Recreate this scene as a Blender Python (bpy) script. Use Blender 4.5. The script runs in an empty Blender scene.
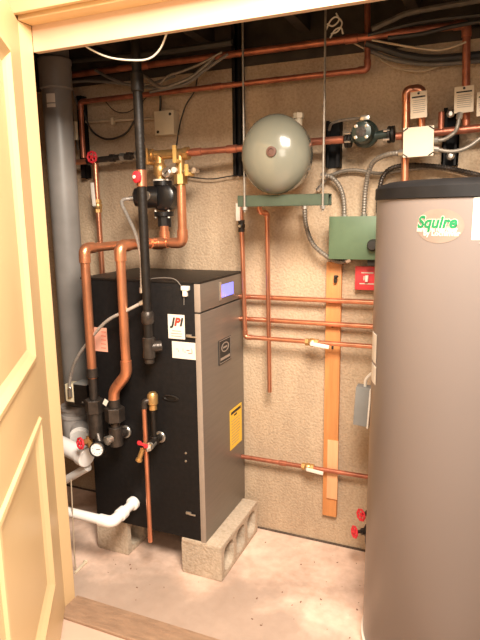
import bpy, bmesh, math, random
from mathutils import Vector, Matrix
random.seed(4)
V = Vector
COL = bpy.context.scene.collection
# ------------------------------------------------------------------ camera
H = 1.42
PI = math.pi
pitch, yaw, roll, F = math.radians(10.876), math.radians(23.132), math.radians(-0.7307), 559.12
f0 = V((-math.sin(yaw), math.cos(yaw), 0)); r0 = V((math.cos(yaw), math.sin(yaw), 0)); u0 = V((0, 0, 1))
fw = f0*math.cos(pitch) - u0*math.sin(pitch); up = u0*math.cos(pitch) + f0*math.sin(pitch)
rt = r0*math.cos(roll) + up*math.sin(roll); up = up*math.cos(roll) - r0*math.sin(roll)
CAM = V((0, 0, H))
cd = bpy.data.cameras.new('camera'); co = bpy.data.objects.new('camera', cd); COL.objects.link(co)
cd.sensor_fit = 'VERTICAL'; cd.sensor_height = 24; cd.lens = F/640*24; cd.clip_start = .02
m4 = Matrix.Identity(4)
for i in range(3):
    m4[i][0], m4[i][1], m4[i][2], m4[i][3] = rt[i], up[i], -fw[i], CAM[i]
co.matrix_world = m4
bpy.context.scene.camera = co

def ray(px, py): return rt*((px-240)/F) - up*((py-320)/F) + fw
def at(px, py, val, ax=1):
    """photo point -> place on the plane where coordinate ax equals val"""
    d = ray(px, py); t = (val-CAM[ax])/d[ax]; return CAM + d*t
def pp(*q): return [at(a, b, c) for a, b, c in q]
def pxs(p, n=1):  # metres per photo pixel at a place
    return n*((p-CAM).dot(fw))/F

# ------------------------------------------------------------------ materials
def mat(name, col, rough=.5, metal=0., var=.12, scale=20., bump=0., bscale=None, col2=None, emit=0, coat=0, stretch=None):
    m = bpy.data.materials.new(name); m.use_nodes = True
    nt = m.node_tree; b = nt.nodes['Principled BSDF']
    tc = nt.nodes.new('ShaderNodeTexCoord'); mp = nt.nodes.new('ShaderNodeMapping')
    nt.links.new(tc.outputs['Object'], mp.inputs[0])
    if stretch: mp.inputs['Scale'].default_value = stretch
    no = nt.nodes.new('ShaderNodeTexNoise'); no.inputs['Scale'].default_value = scale; no.inputs['Detail'].default_value = 5
    nt.links.new(mp.outputs[0], no.inputs['Vector'])
    cr = nt.nodes.new('ShaderNodeValToRGB'); cr.color_ramp.elements[0].position = .3; cr.color_ramp.elements[1].position = .7
    c2 = col2 or [c*(1-var) for c in col]
    c1 = col if col2 else [min(1, c*(1+var)) for c in col]
    cr.color_ramp.elements[0].color = (*c2, 1); cr.color_ramp.elements[1].color = (*c1, 1)
    nt.links.new(no.outputs[0], cr.inputs[0]); nt.links.new(cr.outputs[0], b.inputs['Base Color'])
    b.inputs['Roughness'].default_value = rough; b.inputs['Metallic'].default_value = metal
    if coat: b.inputs['Coat Weight'].default_value = coat
    if emit:
        nt.links.new(cr.outputs[0], b.inputs['Emission Color']); b.inputs['Emission Strength'].default_value = emit
    if bump:
        n2 = nt.nodes.new('ShaderNodeTexNoise'); n2.inputs['Scale'].default_value = bscale or scale*3; n2.inputs['Detail'].default_value = 6
        nt.links.new(mp.outputs[0], n2.inputs['Vector'])
        bp = nt.nodes.new('ShaderNodeBump'); bp.inputs['Strength'].default_value = bump; bp.inputs['Distance'].default_value = .01
        nt.links.new(n2.outputs[0], bp.inputs['Height']); nt.links.new(bp.outputs[0], b.inputs['Normal'])
    return m
def hexc(r, g, b):  # sRGB 0-255 -> linear
    f = lambda c: ((c/255+.055)/1.055)**2.4 if c > 10 else c/255/12.92
    return (f(r), f(g), f(b))
def concrete(name, ca, cb, cc, big=2.2, fine=60, bump=.35, streak=None, dark=0):
    m = bpy.data.materials.new(name); m.use_nodes = True; nt = m.node_tree; b = nt.nodes['Principled BSDF']
    N = nt.nodes.new; L = nt.links.new
    tc = N('ShaderNodeTexCoord'); mp = N('ShaderNodeMapping'); L(tc.outputs['Object'], mp.inputs[0])
    if streak: mp.inputs['Scale'].default_value = streak
    n1 = N('ShaderNodeTexNoise'); n1.inputs['Scale'].default_value = big; n1.inputs['Detail'].default_value = 8; n1.inputs['Roughness'].default_value = .65
    L(mp.outputs[0], n1.inputs['Vector'])
    r1 = N('ShaderNodeValToRGB'); e = r1.color_ramp.elements
    e[0].position = .32; e[0].color = (*cb, 1); e[1].position = .62; e[1].color = (*ca, 1)
    x = e.new(.5); x.color = (*[(p*.6+q*.4) for p, q in zip(ca, cb)], 1)
    L(n1.outputs[0], r1.inputs[0])
    n2 = N('ShaderNodeTexNoise'); n2.inputs['Scale'].default_value = fine; n2.inputs['Detail'].default_value = 4; L(tc.outputs['Object'], n2.inputs['Vector'])
    r2 = N('ShaderNodeValToRGB'); r2.color_ramp.elements[0].position = .32; r2.color_ramp.elements[1].position = .6
    r2.color_ramp.elements[0].color = (*cc, 1); r2.color_ramp.elements[1].color = (1, 1, 1, 1); L(n2.outputs[0], r2.inputs[0])
    mx = N('ShaderNodeMixRGB'); mx.blend_type = 'MULTIPLY'; mx.inputs[0].default_value = .8
    L(r1.outputs[0], mx.inputs[1]); L(r2.outputs[0], mx.inputs[2])
    L(mx.outputs[0], b.inputs['Base Color']); b.inputs['Roughness'].default_value = .9
    bp = N('ShaderNodeBump'); bp.inputs['Strength'].default_value = bump; bp.inputs['Distance'].default_value = .01
    L(n2.outputs[0], bp.inputs['Height']); L(bp.outputs[0], b.inputs['Normal'])
    return m

M = {}
M['wallc'] = concrete('concrete wall', (.58, .44, .30), (.42, .305, .205), (.80, .77, .73), 2.2, 105, .5, (2.2, 1, .6))
M['floorc'] = concrete('concrete floor', (.86, .63, .50), (.46, .32, .245), (.86, .82, .78), 2.4, 26, .15)
def stain(m, col, y0, y1):   # worn grey strip towards the front edge, broken up by noise
    nt = m.node_tree; N = nt.nodes.new; L = nt.links.new; b = nt.nodes['Principled BSDF']
    src = b.inputs['Base Color'].links[0].from_socket
    tc = N('ShaderNodeTexCoord'); sp = N('ShaderNodeSeparateXYZ'); L(tc.outputs['Object'], sp.inputs[0])
    no = N('ShaderNodeTexNoise'); no.inputs['Scale'].default_value = 5; no.inputs['Detail'].default_value = 6; L(tc.outputs['Object'], no.inputs['Vector'])
    ma = N('ShaderNodeMath'); ma.operation = 'MULTIPLY_ADD'; L(no.outputs[0], ma.inputs[0]); ma.inputs[1].default_value = .9; L(sp.outputs['Y'], ma.inputs[2])
    mr = N('ShaderNodeMapRange'); L(ma.outputs[0], mr.inputs[0]); mr.inputs[1].default_value = y0; mr.inputs[2].default_value = y1; mr.inputs[3].default_value = .75; mr.inputs[4].default_value = 0
    mx = N('ShaderNodeMixRGB'); L(mr.outputs[0], mx.inputs[0]); L(src, mx.inputs[1]); mx.inputs[2].default_value = (*col, 1)
    L(mx.outputs[0], b.inputs['Base Color'])
stain(M['floorc'], (.40, .30, .235), .24, .42)
M['block'] = concrete('cinder block', (.60, .49, .37), (.46, .37, .28), (.78, .75, .70), 5, 90, .5)
M['frontfloor'] = mat('front floor', (.66, .48, .37), .45, 0, .06, 5)
M['copperj'] = mat('dark joint', (.10, .07, .05), .9, 0, .4, 25)
M['cream'] = mat('cream wall paint', (.86, .62, .33), .5, 0, .04, 3)
M['doorp'] = mat('door paint', (.77, .57, .31), .4, 0, .03, 3)
M['jamb'] = mat('jamb paint', (.78, .55, .29), .42, 0, .03, 3)
M['headb'] = mat('header board', (.68, .48, .33), .55, 0, .05, 6)
M['thresh'] = mat('threshold wood', (.40, .26, .17), .6, 0, .12, 60, .3, 120, stretch=(.25, 1, 1))
M['dark'] = mat('dark joist wood', (.055, .042, .032), .85, 0, .35, 12, .3)
M['copper'] = mat('copper', (.74, .32, .19), .28, .85, .22, 14, .05, 60, stretch=(1, 1, .4))
M['copperd'] = mat('shaded and dull copper', (.42, .145, .085), .38, .6, .3, 22, .08, 70)  # header shadow put into the colour of upper pipes; dull lowest pipe too
M['coppero'] = mat('bright copper', (.72, .30, .155), .30, .75, .18, 10, .05, 60)
M['brass'] = mat('brass', (.62, .38, .15), .36, .75, .18, 30)
M['iron'] = mat('black iron', (.013, .010, .008), .5, 0, .3, 40, .15, 120)
M['iron'].node_tree.nodes['Principled BSDF'].inputs['Specular IOR Level'].default_value = .2
M['cream_card'] = mat('cream card', (.78, .65, .49), .6, 0, .03, 30)
M['pumpb'] = mat('black pump enamel', (.010, .009, .009), .3, 0, .2, 40)
M['iron'].node_tree.nodes['Principled BSDF'].inputs['Specular IOR Level'].default_value = 0.3
M['bronze'] = mat('dull fittings', (.062, .050, .042), .36, .55, .3, 40, .15)
M['blackp'] = mat('black paint', (.008, .007, .007), .6, 0, .3, 60, .06, 200)
M['blackp'].node_tree.nodes['Principled BSDF'].inputs['Specular IOR Level'].default_value = .25
M['steel'] = mat('brushed steel', (.225, .195, .165), .42, .5, .06, 30, .04, 200, stretch=(.2, .2, 3))
M['steell'] = mat('light steel edge', (.40, .335, .28), .4, .3, .05, 30)
M['silver'] = mat('zinc', (.62, .57, .50), .3, .85, .1, 40)
M['conduit'] = mat('metal conduit', (.25, .215, .175), .48, .4, .2, 90)
M['greyflue'] = mat('grey plastic pipe', (.22, .205, .19), .4, 0, .12, 9)
M['pvcgrey'] = mat('grey fitting', (.38, .35, .33), .4, 0, .12, 15)
M['pvc'] = mat('white pvc', (.95, .92, .88), .3, 0, .02, 8)
M['tankg'] = mat('grey green enamel', (.175, .170, .130), .2, .0, .04, 8, coat=.4)
M['green'] = mat('green enamel', (.095, .145, .08), .45, 0, .08, 20)
M['greend'] = mat('dull green steel', (.055, .075, .048), .5, .2, .15, 25)
M['red'] = mat('red plastic', (.72, .035, .05), .4, 0, .1, 30)
M['redp'] = mat('red cover plate', (.70, .05, .06), .4, 0, .05, 30)
M['white'] = mat('white card', (.80, .74, .65), .6, 0, .03, 30)
M['whitew'] = mat('white wire', (.80, .74, .64), .5, 0, .03, 30)
M['pink'] = mat('pink card', (.85, .42, .30), .6, 0, .05, 30)
M['yellow'] = mat('yellow label', (.90, .55, .05), .5, 0, .04, 30)
M['ink'] = mat('dark ink', (.03, .025, .02), .7)
M['greyink'] = mat('grey ink', (.32, .28, .24), .7)
M['redink'] = mat('red ink', (.75, .05, .03), .6)
M['greenink'] = mat('green ink', (.012, .20, .07), .5)
M['whiteink'] = mat('white ink', (.62, .56, .46), .5)
M['peach'] = mat('peach oval print', (.262, .195, .155), .4)
M['jacket'] = mat('taupe tank jacket', (.218, .177, .157), .36, 0, .02, 3)
M['cap'] = mat('black tank cap', (.012, .011, .011), .55, 0, .2, 20)
M['cap'].node_tree.nodes['Principled BSDF'].inputs['Specular IOR Level'].default_value = 0.25
M['screen'] = mat('lit blue display', (.22, .24, .95), .3, 0, .05, 30, emit=.9)
M['wood'] = mat('orange pine', (.70, .30, .10), .55, 0, .2, 9, .1, 40, stretch=(6, 6, .5), col2=(.56, .22, .07))
M['woodl'] = mat('pale pine', (.82, .44, .22), .55, 0, .1, 9, .1, 40, stretch=(6, 6, .5))
M['greybox'] = mat('grey box', (.23, .23, .22), .5, 0, .06, 20)
M['jbox'] = mat('galvanised cover', (.74, .64, .47), .5, .1, .12, 15)
M['bcable'] = mat('black cable', (.03, .027, .024), .55, 0, .2, 30)
M['gcable'] = mat('grey cable', (.16, .14, .12), .6, 0, .2, 30)
M['lcable'] = mat('tan cable', (.50, .40, .28), .6, 0, .15, 30)
M['conduitl'] = mat('light conduit', (.55, .50, .45), .4, .4, .2, 90)
M['cbox'] = mat('cream box', (.80, .70, .48), .5, 0, .05, 20)
M['glass'] = mat('dial face', (.85, .82, .78), .25, 0, .02, 20)
M['pumpg'] = mat('green black pump', (.035, .05, .04), .35, .2, .3, 40)

# ------------------------------------------------------------------ mesh helpers
def B(): return bmesh.new()
def basis(z):
    z = z.normalized(); a = V((0, 0, 1)) if abs(z.z) < .9 else V((1, 0, 0))
    x = a.cross(z).normalized(); return x, z.cross(x), z
def box(bm, c, s, rot=None, bev=0.):
    t = bmesh.new(); bmesh.ops.create_cube(t, size=1)
    bmesh.ops.scale(t, vec=s, verts=t.verts)
    if bev: bmesh.ops.bevel(t, geom=t.edges[:], offset=bev, segments=2, affect='EDGES', profile=.6)
    mtx = Matrix.Translation(c) @ (rot.to_4x4() if rot else Matrix.Identity(4))
    bmesh.ops.transform(t, matrix=mtx, verts=t.verts); merge(bm, t)
def box2(bm, a, b, bev=0.):
    a, b = V(a), V(b); box(bm, (a+b)/2, [abs(b[i]-a[i]) for i in range(3)], None, bev)
def merge(bm, t):
    me = bpy.data.meshes.new('tmp'); t.to_mesh(me); t.free(); bm.from_mesh(me); bpy.data.meshes.remove(me)
def lathe(bm, o, axis, prof, seg=20, cap=True):
    x, y, z = basis(V(axis)); o = V(o); rings = []
    for r, h in prof:
        if r < 1e-6: rings.append([bm.verts.new(o+z*h)])
        else: rings.append([bm.verts.new(o+z*h+(x*math.cos(2*PI*k/seg)+y*math.sin(2*PI*k/seg))*r) for k in range(seg)])
    for a, b in zip(rings, rings[1:]):
        for k in range(seg):
            q = [a[k % len(a)], a[(k+1) % len(a)], b[(k+1) % len(b)], b[k % len(b)]]
            u = []
            for v in q:
                if v not in u: u.append(v)
            if len(u) > 2: bm.faces.new(u)
    if cap:
        if len(rings[0]) > 2: bm.faces.new(rings[0][::-1])
        if len(rings[-1]) > 2: bm.faces.new(rings[-1])
def cyl(bm, a, b, r, r2=None, seg=18, ch=.0):
    a, b = V(a), V(b); L = (b-a).length; r2 = r if r2 is None else r2
    p = [(r, 0), (r2, L)] if not ch else [(r-ch, 0), (r, ch), (r2, L-ch), (r2-ch, L)]
    lathe(bm, a, b-a, p, seg)
def hexnut(bm, a, b, r): cyl(bm, a, b, r, seg=6)
def fillet(pts, fr, n=6):
    out = [pts[0]]
    for a, p, b in zip(pts, pts[1:], pts[2:]):
        u, w = (a-p), (b-p); d = min(fr, u.length*.48, w.length*.48)
        u.normalize(); w.normalize(); p0, p1 = p+u*d, p+w*d
        for k in range(n+1):
            t = k/n; out.append(p0*(1-t)**2 + p*2*t*(1-t) + p1*t*t)
    out.append(pts[-1]); return out
def spline(pts, n=8):
    P = [pts[0]*2-pts[1]] + list(pts) + [pts[-1]*2-pts[-2]]; out = []
    for i in range(1, len(P)-2):
        for k in range(n):
            t = k/n; a, b, c, d = P[i-1], P[i], P[i+1], P[i+2]
            out.append(.5*((2*b)+(c-a)*t+(2*a-5*b+4*c-d)*t*t+(3*b-a-3*c+d)*t**3))
    out.append(P[-2]); return out
def tube(bm, pts, r, seg=12, ribs=0.):
    T = []
    for i in range(len(pts)):
        a = pts[max(0, i-1)]; b = pts[min(len(pts)-1, i+1)]; T.append((b-a).normalized())
    x, y, _ = basis(T[0]); rings = []
    for i, p in enumerate(pts):
        x = (x - T[i]*x.dot(T[i])).normalized(); y = T[i].cross(x)
        rr = r*(1+ribs*(1 if i % 2 else -1))
        rings.append([bm.verts.new(p+(x*math.cos(2*PI*k/seg)+y*math.sin(2*PI*k/seg))*rr) for k in range(seg)])
    for a, b in zip(rings, rings[1:]):
        for k in range(seg): bm.faces.new((a[k], a[(k+1) % seg], b[(k+1) % seg], b[k]))
    bm.faces.new(rings[0][::-1]); bm.faces.new(rings[-1])
def resample(pts, step):
    out = [pts[0]]; acc = 0
    for a, b in zip(pts, pts[1:]):
        L = (b-a).length; d = step-acc
        while d <= L:
            out.append(a+(b-a)*(d/L)); d += step
        acc = L-(d-step)
    if (out[-1]-pts[-1]).length > step*.3: out.append(pts[-1])
    return out

def wl(o):  # world place of an object in these unrotated trees
    p = V(o.location)
    while o.parent: o = o.parent; p += V(o.location)
    return p
def obj(name, bm, m, parent=None, smooth=True, ang=35):
    bmesh.ops.remove_doubles(bm, verts=bm.verts, dist=1e-6)
    bmesh.ops.recalc_face_normals(bm, faces=bm.faces)
    me = bpy.data.meshes.new(name)
    vs = [v.co for v in bm.verts]
    lo = V([min(v[i] for v in vs) for i in range(3)]); hi = V([max(v[i] for v in vs) for i in range(3)])
    loc = V(((lo.x+hi.x)/2, (lo.y+hi.y)/2, lo.z))
    bmesh.ops.translate(bm, vec=-loc, verts=bm.verts)
    if smooth:
        for f in bm.faces: f.smooth = True
        for e in bm.edges:
            if len(e.link_faces) == 2 and e.calc_face_angle(0) > math.radians(ang): e.smooth = False
    bm.to_mesh(me); bm.free()
    me.materials.append(M[m] if isinstance(m, str) else m)
    o = bpy.data.objects.new(name, me); COL.objects.link(o)
    if parent: o.parent = parent; o.location = loc - wl(parent)
    else: o.location = loc
    return o
def tag(o, label, cat, group=None, kind=None):
    if label: o['label'] = label
    if cat: o['category'] = cat
    if group: o['group'] = group
    if kind: o['kind'] = kind
    return o
def struct(name, bm, m, smooth=False):
    o = obj(name, bm, m, None, smooth); o['kind'] = 'structure'; return o
def thing(name, loc, label, cat, group=None):
    o = bpy.data.objects.new(name, None); COL.objects.link(o); o.location = loc; o.empty_display_size = .05
    return tag(o, label, cat, group)
def part(name, m, parent, fn, *a, **k):
    smooth = k.pop('smooth', True); lab = k.pop('label', None); bm = B(); fn(bm, *a, **k)
    o = obj(name, bm, m, parent, smooth)
    if lab: o['label'] = lab
    return o
def pipe(pts, r, m, label, name='copper_pipe', group='copper pipe runs', cat='pipe', fit=True, elbow='elbow', fm=None, ends=()):
    b = B(); tube(b, fillet(pts, r*2.2), r, 14)
    o = tag(obj(name, b, m), label, cat, group)
    if fit:
        for a, p, c in zip(pts, pts[1:], pts[2:]):
            u, w = (a-p), (c-p); k = min(r*3.0, u.length*.9, w.length*.9); u.normalize(); w.normalize()
            e = B(); tube(e, fillet([p+u*k, p, p+w*k], r*2.0), r*1.22, 14)
            obj(elbow, e, fm or m, o)
    for t in ends:  # couplings at a fraction of the whole first leg (i, t)
        i, f = t; p = pts[i].lerp(pts[i+1], f); d = (pts[i+1]-pts[i]).normalized()
        e = B(); cyl(e, p-d*r*1.8, p+d*r*1.8, r*1.22, ch=r*.15); obj('coupling', e, fm or m, o)
    return o
def cable(pts, r, m, label, name='cable', cat='cable', group=None, seg=8):
    b = B(); tube(b, spline(pts, 8), r, seg); return tag(obj(name, b, m), label, cat, group)
def flex(pts, r, label, m='conduit', group='flexible metal conduits', ends=True):
    s = resample(spline(pts, 10), .005); b = B(); tube(b, s, r, 10, .10)
    o = tag(obj('flexible_conduit', b, m), label, 'conduit', group)
    if ends:
        for q, n in ((s[0], s[2]), (s[-1], s[-3])):
            e = B(); d = (n-q).normalized(); cyl(e, q-d*.004, q+d*.016, r*1.5, seg=8, ch=.001); obj('connector', e, 'silver', o)
    return o
def text(name, s, size, o, xd, yd, m, parent, shear=0, bold=0, wrap=None, align='CENTER', ratio=1):
    cu = bpy.data.curves.new('t', 'FONT'); cu.body = s; cu.size = size; cu.align_x = align; cu.align_y = 'CENTER'
    cu.shear = shear; cu.offset = bold; cu.resolution_u = 4; cu.fill_mode = 'FRONT'
    ob = bpy.data.objects.new('t', cu); COL.objects.link(ob)
    dg = bpy.context.evaluated_depsgraph_get(); me = bpy.data.meshes.new_from_object(ob.evaluated_get(dg))
    bm = B(); bm.from_mesh(me); bpy.data.objects.remove(ob); bpy.data.meshes.remove(me)
    if wrap: bmesh.ops.subdivide_edges(bm, edges=bm.edges[:], cuts=1)
    for v in bm.verts:
        x, y = v.co.x*ratio, v.co.y
        v.co = wrap(x, y) if wrap else V(o)+V(xd)*x+V(yd)*y
    return obj(name, bm, m, parent, False)
def face_box(bm, a, b, Y, t, bev=.0):
    """slab on the plane y=Y between two photo corners, t thick towards the viewer"""
    p, q = at(*a, Y), at(*b, Y); box2(bm, (p.x, Y-t, p.z), (q.x, Y, q.z), bev)

WALL = 2.18
# ------------------------------------------------------------------ the setting
b = B(); box2(b, (-2.2, WALL, -.02), (1.2, WALL+.15, 1.985)); wb = struct('wall_back', b, 'wallc')
b = B(); box2(b, (-2.15, .95, -.02), (-2.02, WALL, 2.28)) if False else box2(b, (-2.15, 1.47, -.02), (-2.02, WALL, 2.28)); struct('wall_left', b, 'wallc')
b = B(); box2(b, (.62, 1.47, -.02), (.75, WALL, 2.28)); struct('wall_right', b, 'wallc')
b = B(); box2(b, (-2.2, 1.42, -.05), (1.2, WALL+.1, 0)); struct('floor', b, 'floorc')
b = B(); box2(b, (-3.2, -2.2, -.05), (2.2, 1.42, 0)); struct('floor', b, 'frontfloor')
b = B(); box2(b, (-2.15, 1.42, 2.28), (1.2, WALL+.2, 2.34)); struct('ceiling', b, 'dark')
b = B(); box2(b, (-2.2, WALL+.03, 1.985), (1.2, WALL+.14, 2.28)); struct('trim_1', b, 'dark')       # rim board on the foundation
b = B(); box2(b, (-2.2, WALL-.0, 1.985), (1.2, WALL+.14, 2.02)); struct('trim_2', b, 'dark')         # sill plate
for k, X in enumerate((-1.86, -1.46, -1.06, -.66, -.26, .14)):
    b = B(); box2(b, (X-.02, 1.50, 2.09), (X+.02, WALL+.03, 2.28)); struct('trim_%d' % (k+3), b, 'dark')  # joists
JX, JY0, JY1, HZ = -1.314, 1.412, 1.468, 1.993
b = B(); box2(b, (-3.2, 1.40, 0), (JX-.02, 1.46, 2.5)); box2(b, (-3.2, 1.40, HZ+.02), (2.2, 1.46, 2.5)); box2(b, (.60, 1.40, 0), (2.2, 1.46, 2.5)); struct('wall_front', b, 'cream')
b = B(); box2(b, (JX-.02, JY0, 0), (JX, JY1, HZ), .002); struct('trim_9', b, 'jamb')      # left jamb
b = B(); box2(b, (JX, JY0, HZ), (.58, JY1, HZ+.02), .002); struct('trim_10', b, 'jamb')   # head jamb
b = B(); box2(b, (.58, JY0, 0), (.60, JY1, HZ), .002); struct('trim_11', b, 'jamb')
b = B(); box2(b, (JX, JY1, 1.917), (.6, JY1+.022, 2.1), .002); struct('trim_12', b, 'headb')  # board behind the head
b = B(); box2(b, (JX-.085, 1.385, 0), (JX-.012, 1.402, HZ+.08), .004); box2(b, (JX-.085, 1.385, HZ+.01), (.68, 1.402, HZ+.08), .004); struct('trim_13', b, 'jamb')
b = B()
box2(b, (JX, 1.368, 0), (.58, 1.480, .012), .004)
for k in range(26): box2(b, (JX+.004, 1.372+k*.0041, .011), (.576, 1.3742+k*.0041, .0135))
struct('trim_14', b, 'thresh')

b = B(); box2(b, (-2.0, WALL-.007, 0), (.6, WALL, .007)); struct('trim_15', b, 'copperj')   # dark brown strip along the wall and floor joint
# door, hinged on the left jamb and swung towards the room
dd = V((.5664, -.8241, 0)); dn = V((.8241, .5664, 0)); HG = V((JX+.004, JY0-.004, 0)); DW = .93
def dpt(px, py):
    d = ray(px, py); t = (HG-CAM).dot(dn)/d.dot(dn); p = CAM+d*t; return ((p-HG).dot(dd), p.z)
def D(s, z, n=0): return HG + dd*s + V((0, 0, z)) + dn*n
def dbox(bm, s0, s1, z0, z1, n0, n1):
    c = [D(s, z, n) for n in (n0, n1) for (s, z) in ((s0, z0), (s1, z0), (s1, z1), (s0, z1))]
    v = [bm.verts.new(p) for p in c]
    for q in ((3, 2, 1, 0), (4, 5, 6, 7), (0, 1, 5, 4), (1, 2, 6, 5), (2, 3, 7, 6), (3, 0, 4, 7)): bm.faces.new([v[i] for i in q])
sR = .105   # stile width
zU0, zU1 = dpt(34.5, 360)[1], 1.86
zL1, zL0 = dpt(40, 417)[1], dpt(53.5, 587)[1]
print('door panel', dpt(34.5, 360), dpt(8, 39), dpt(40, 417), dpt(53.5, 587), dpt(0, 404), dpt(0, 505))
sR = (dpt(34.5, 360)[0]+dpt(53.5, 587)[0])/2
dr = bpy.data.objects.new('door_1', None); COL.objects.link(dr); dr.location = HG; dr['kind'] = 'structure'
b = B(); Z0, Z1 = .012, HZ-.004
DE = DW-.12
for s0, s1, z0, z1 in ((0, sR, Z0, Z1), (DE, DW, Z0, Z1), (sR, DE, Z0, zL0), (sR, DE, zL1, zU0), (sR, DE, zU1, Z1)): dbox(b, s0, s1, z0, z1, -.035, 0)
dbox(b, sR-.01, DE+.01, Z0+.02, Z1-.02, -.030, -.012)
obj('door_slab', b, 'doorp', dr, False)
for z0, z1 in ((zL0, zL1), (zU0, zU1)):
    b = B()
    L = [(sR, z0), (DE, z0), (DE, z1), (sR, z1)]
    prof = [(-.006, 0), (.0, .007), (.012, .008), (.030, -.004), (.044, -.011)]
    rings = []
    for o, n in prof:
        rings.append([b.verts.new(D(s + (o if i in (0, 3) else -o), z + (o if i in (0, 1) else -o), n)) for i, (s, z) in enumerate(L)])
    for r1, r2 in zip(rings, rings[1:]):
        for k in range(4): b.faces.new((r1[k], r1[(k+1) % 4], r2[(k+1) % 4], r2[k]))
    obj('panel_moulding', b, 'doorp', dr, False)
    b = B(); f1, f2 = .040, .044
    q = [[b.verts.new(D(s + (o if i in (0, 3) else -o), z + (o if i in (0, 1) else -o), n)) for i, (s, z) in enumerate(L)] for o, n in ((f1, -.0118), (f2, -.0108))]
    for k in range(4): b.faces.new((q[0][k], q[0][(k+1) % 4], q[1][(k+1) % 4], q[1][k]))
    b.faces.new(q[1]); obj('raised_panel', b, 'doorp', dr, False)

# ------------------------------------------------------------------ boiler on its two blocks
FY, BX1, BZ0, RY = 1.772, -.912, .15, 2.168
tp = at(198, 283, FY); BZ1 = tp.z; BX0 = (at(92, 277, FY).x+at(95, 512, FY).x)/2-.022
print('boiler', BX0, tp)
bl = thing('boiler', ((BX0+BX1)/2, (FY+RY)/2, BZ0), 'black and steel floor boiler with small blue display raised on concrete blocks', 'boiler')
SX = BX1-.019
b = B(); box2(b, (BX0, FY, BZ0), (SX, RY, BZ1), .004); obj('cabinet', b, 'blackp', bl)
part('top_panel', 'iron', bl, box2, (BX0-.003, FY-.003, BZ1-.004), (BX1+.001, RY, BZ1+.004), .002)
zs = at(198, 313, FY).z
part('front_door', 'steel', bl, box2, (SX, FY-.002, BZ0), (BX1, RY, zs-.003), .003)
cp = part('control_panel', 'steel', bl, box2, (SX, FY-.002, zs+.003), (BX1+.002, RY, BZ1-.004), .003)
part('edge_trim', 'steell', bl, box2, (SX-.002, FY-.005, BZ0), (BX1+.001, FY-.002, zs-.003), .001)
part('edge_trim', 'steell', bl, box2, (SX-.002, FY-.005, zs+.003), (BX1+.003, FY-.002, BZ1-.004), .001)
def xq(bm, a, c, X, t):   # slab on a plane x=X between two photo corners
    p, q = at(*a, X, 0), at(*c, X, 0); box2(bm, (X, p.y, p.z), (X+t, q.y, q.z))
a_, c_ = at(218.5, 285, BX1, 0), at(231.5, 297, BX1, 0)
disp = part('display_bezel', 'silver', cp, box2, (BX1, a_.y, a_.z-.060), (BX1+.006, a_.y+.014, a_.z+.01))
part('display', 'screen', disp, box2, (BX1, a_.y+.014, a_.z-.052), (BX1+.005, c_.y+.01, a_.z-.002))
# badge
p = at(224.5, 350, BX1, 0)
bd = part('badge', 'ink', bl, box2, (BX1, p.y-.058, p.z-.050), (BX1+.003, p.y+.058, p.z+.048))
b = B(); lathe(b, V((BX1+.003, p.y, p.z+.008)), (1, 0, 0), [(.036, 0), (.036, .001), (.029, .001), (.029, 0)], 24, False)
for v in b.verts: v.co.z = p.z+.014+(v.co.z-p.z-.008)*.55
obj('badge_ring', b, 'steell', bd)
b = B(); box2(b, (BX1+.003, p.y-.02, p.z+.010), (BX1+.0038, p.y+.02, p.z+.017)); box2(b, (BX1+.003, p.y-.045, p.z-.034), (BX1+.0038, p.y+.045, p.z-.024))
for s in (-1, 1): box2(b, (BX1+.003, p.y+s*.053-.001, p.z-.046), (BX1+.0038, p.y+s*.053+.001, p.z+.044)); box2(b, (BX1+.003, p.y-.054, p.z-.001+s*.045), (BX1+.0038, p.y+.054, p.z+.001+s*.045))
obj('badge_print', b, 'steell', bd)
# yellow label on the steel door
y0, y1 = at(230, 430, BX1, 0), at(241, 425, BX1, 0)
zt, zb_ = at(230, 411, BX1, 0).z, at(230, 451, BX1, 0).z
yl = part('energy_label', 'yellow', bl, box2, (BX1, y0.y, zb_), (BX1+.0015, y1.y+.005, zt))
b = B(); w = y1.y-y0.y
box2(b, (BX1+.0015, y0.y+.01, zt-.022), (BX1+.002, y1.y-.005, zt-.010))
box2(b, (BX1+.0015, y0.y+w*.35, zt-.035), (BX1+.002, y0.y+w*.6, zt-.028))
obj('label_print', b, 'ink', yl)
b = B()
for k in range(9): box2(b, (BX1+.0015, y0.y+.012, zt-.052-k*.013), (BX1+.0019, y1.y-.012-random.random()*.02, zt-.050-k*.013))
obj('label_print', b, 'greyink', yl)
# cards on the black side
b = B(); face_box(b, (167.8, 314), (185.2, 339.5), FY, .0012); jc = obj('sticker', b, 'white', bl, False); jc['label'] = 'white sticker lettered JPI in black and red'
c = at(176.5, 322, FY-.002); k = pxs(c)
for ch, m, dx in (('J', 'ink', -4.6), ('P', 'redink', 0), ('I', 'ink', 4.8)):
    text('letter', ch, k*11, c+V((dx*k, 0, -k*.3)), (1, 0, 0), (0, 0, 1), m, jc, shear=.25, bold=k*.6)
b = B()
for j, w in enumerate((5, 6.2, 6)): box(b, at(176.5, 331+j*2.6, FY-.0016), (w*2*k, .0005, k*.7))
obj('sticker_print', b, 'greyink', jc, False)
b = B(); face_box(b, (172, 341), (196, 360), FY, .0012); wc = obj('paper_tag', b, 'white', bl, False)
b = B()
for x, y, w, h in ((177, 349, 1.6, .6), (178.5, 351, .6, 2.4), (183, 350, .6, 3), (185, 352, 2, .6), (187.5, 350.5, 2.4, .6), (191.5, 349.5, .6, 2)): box(b, at(x, y, FY-.0016), (w*k, .0005, h*k))
obj('handwriting', b, 'greyink', wc, False)
b = B()
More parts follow.
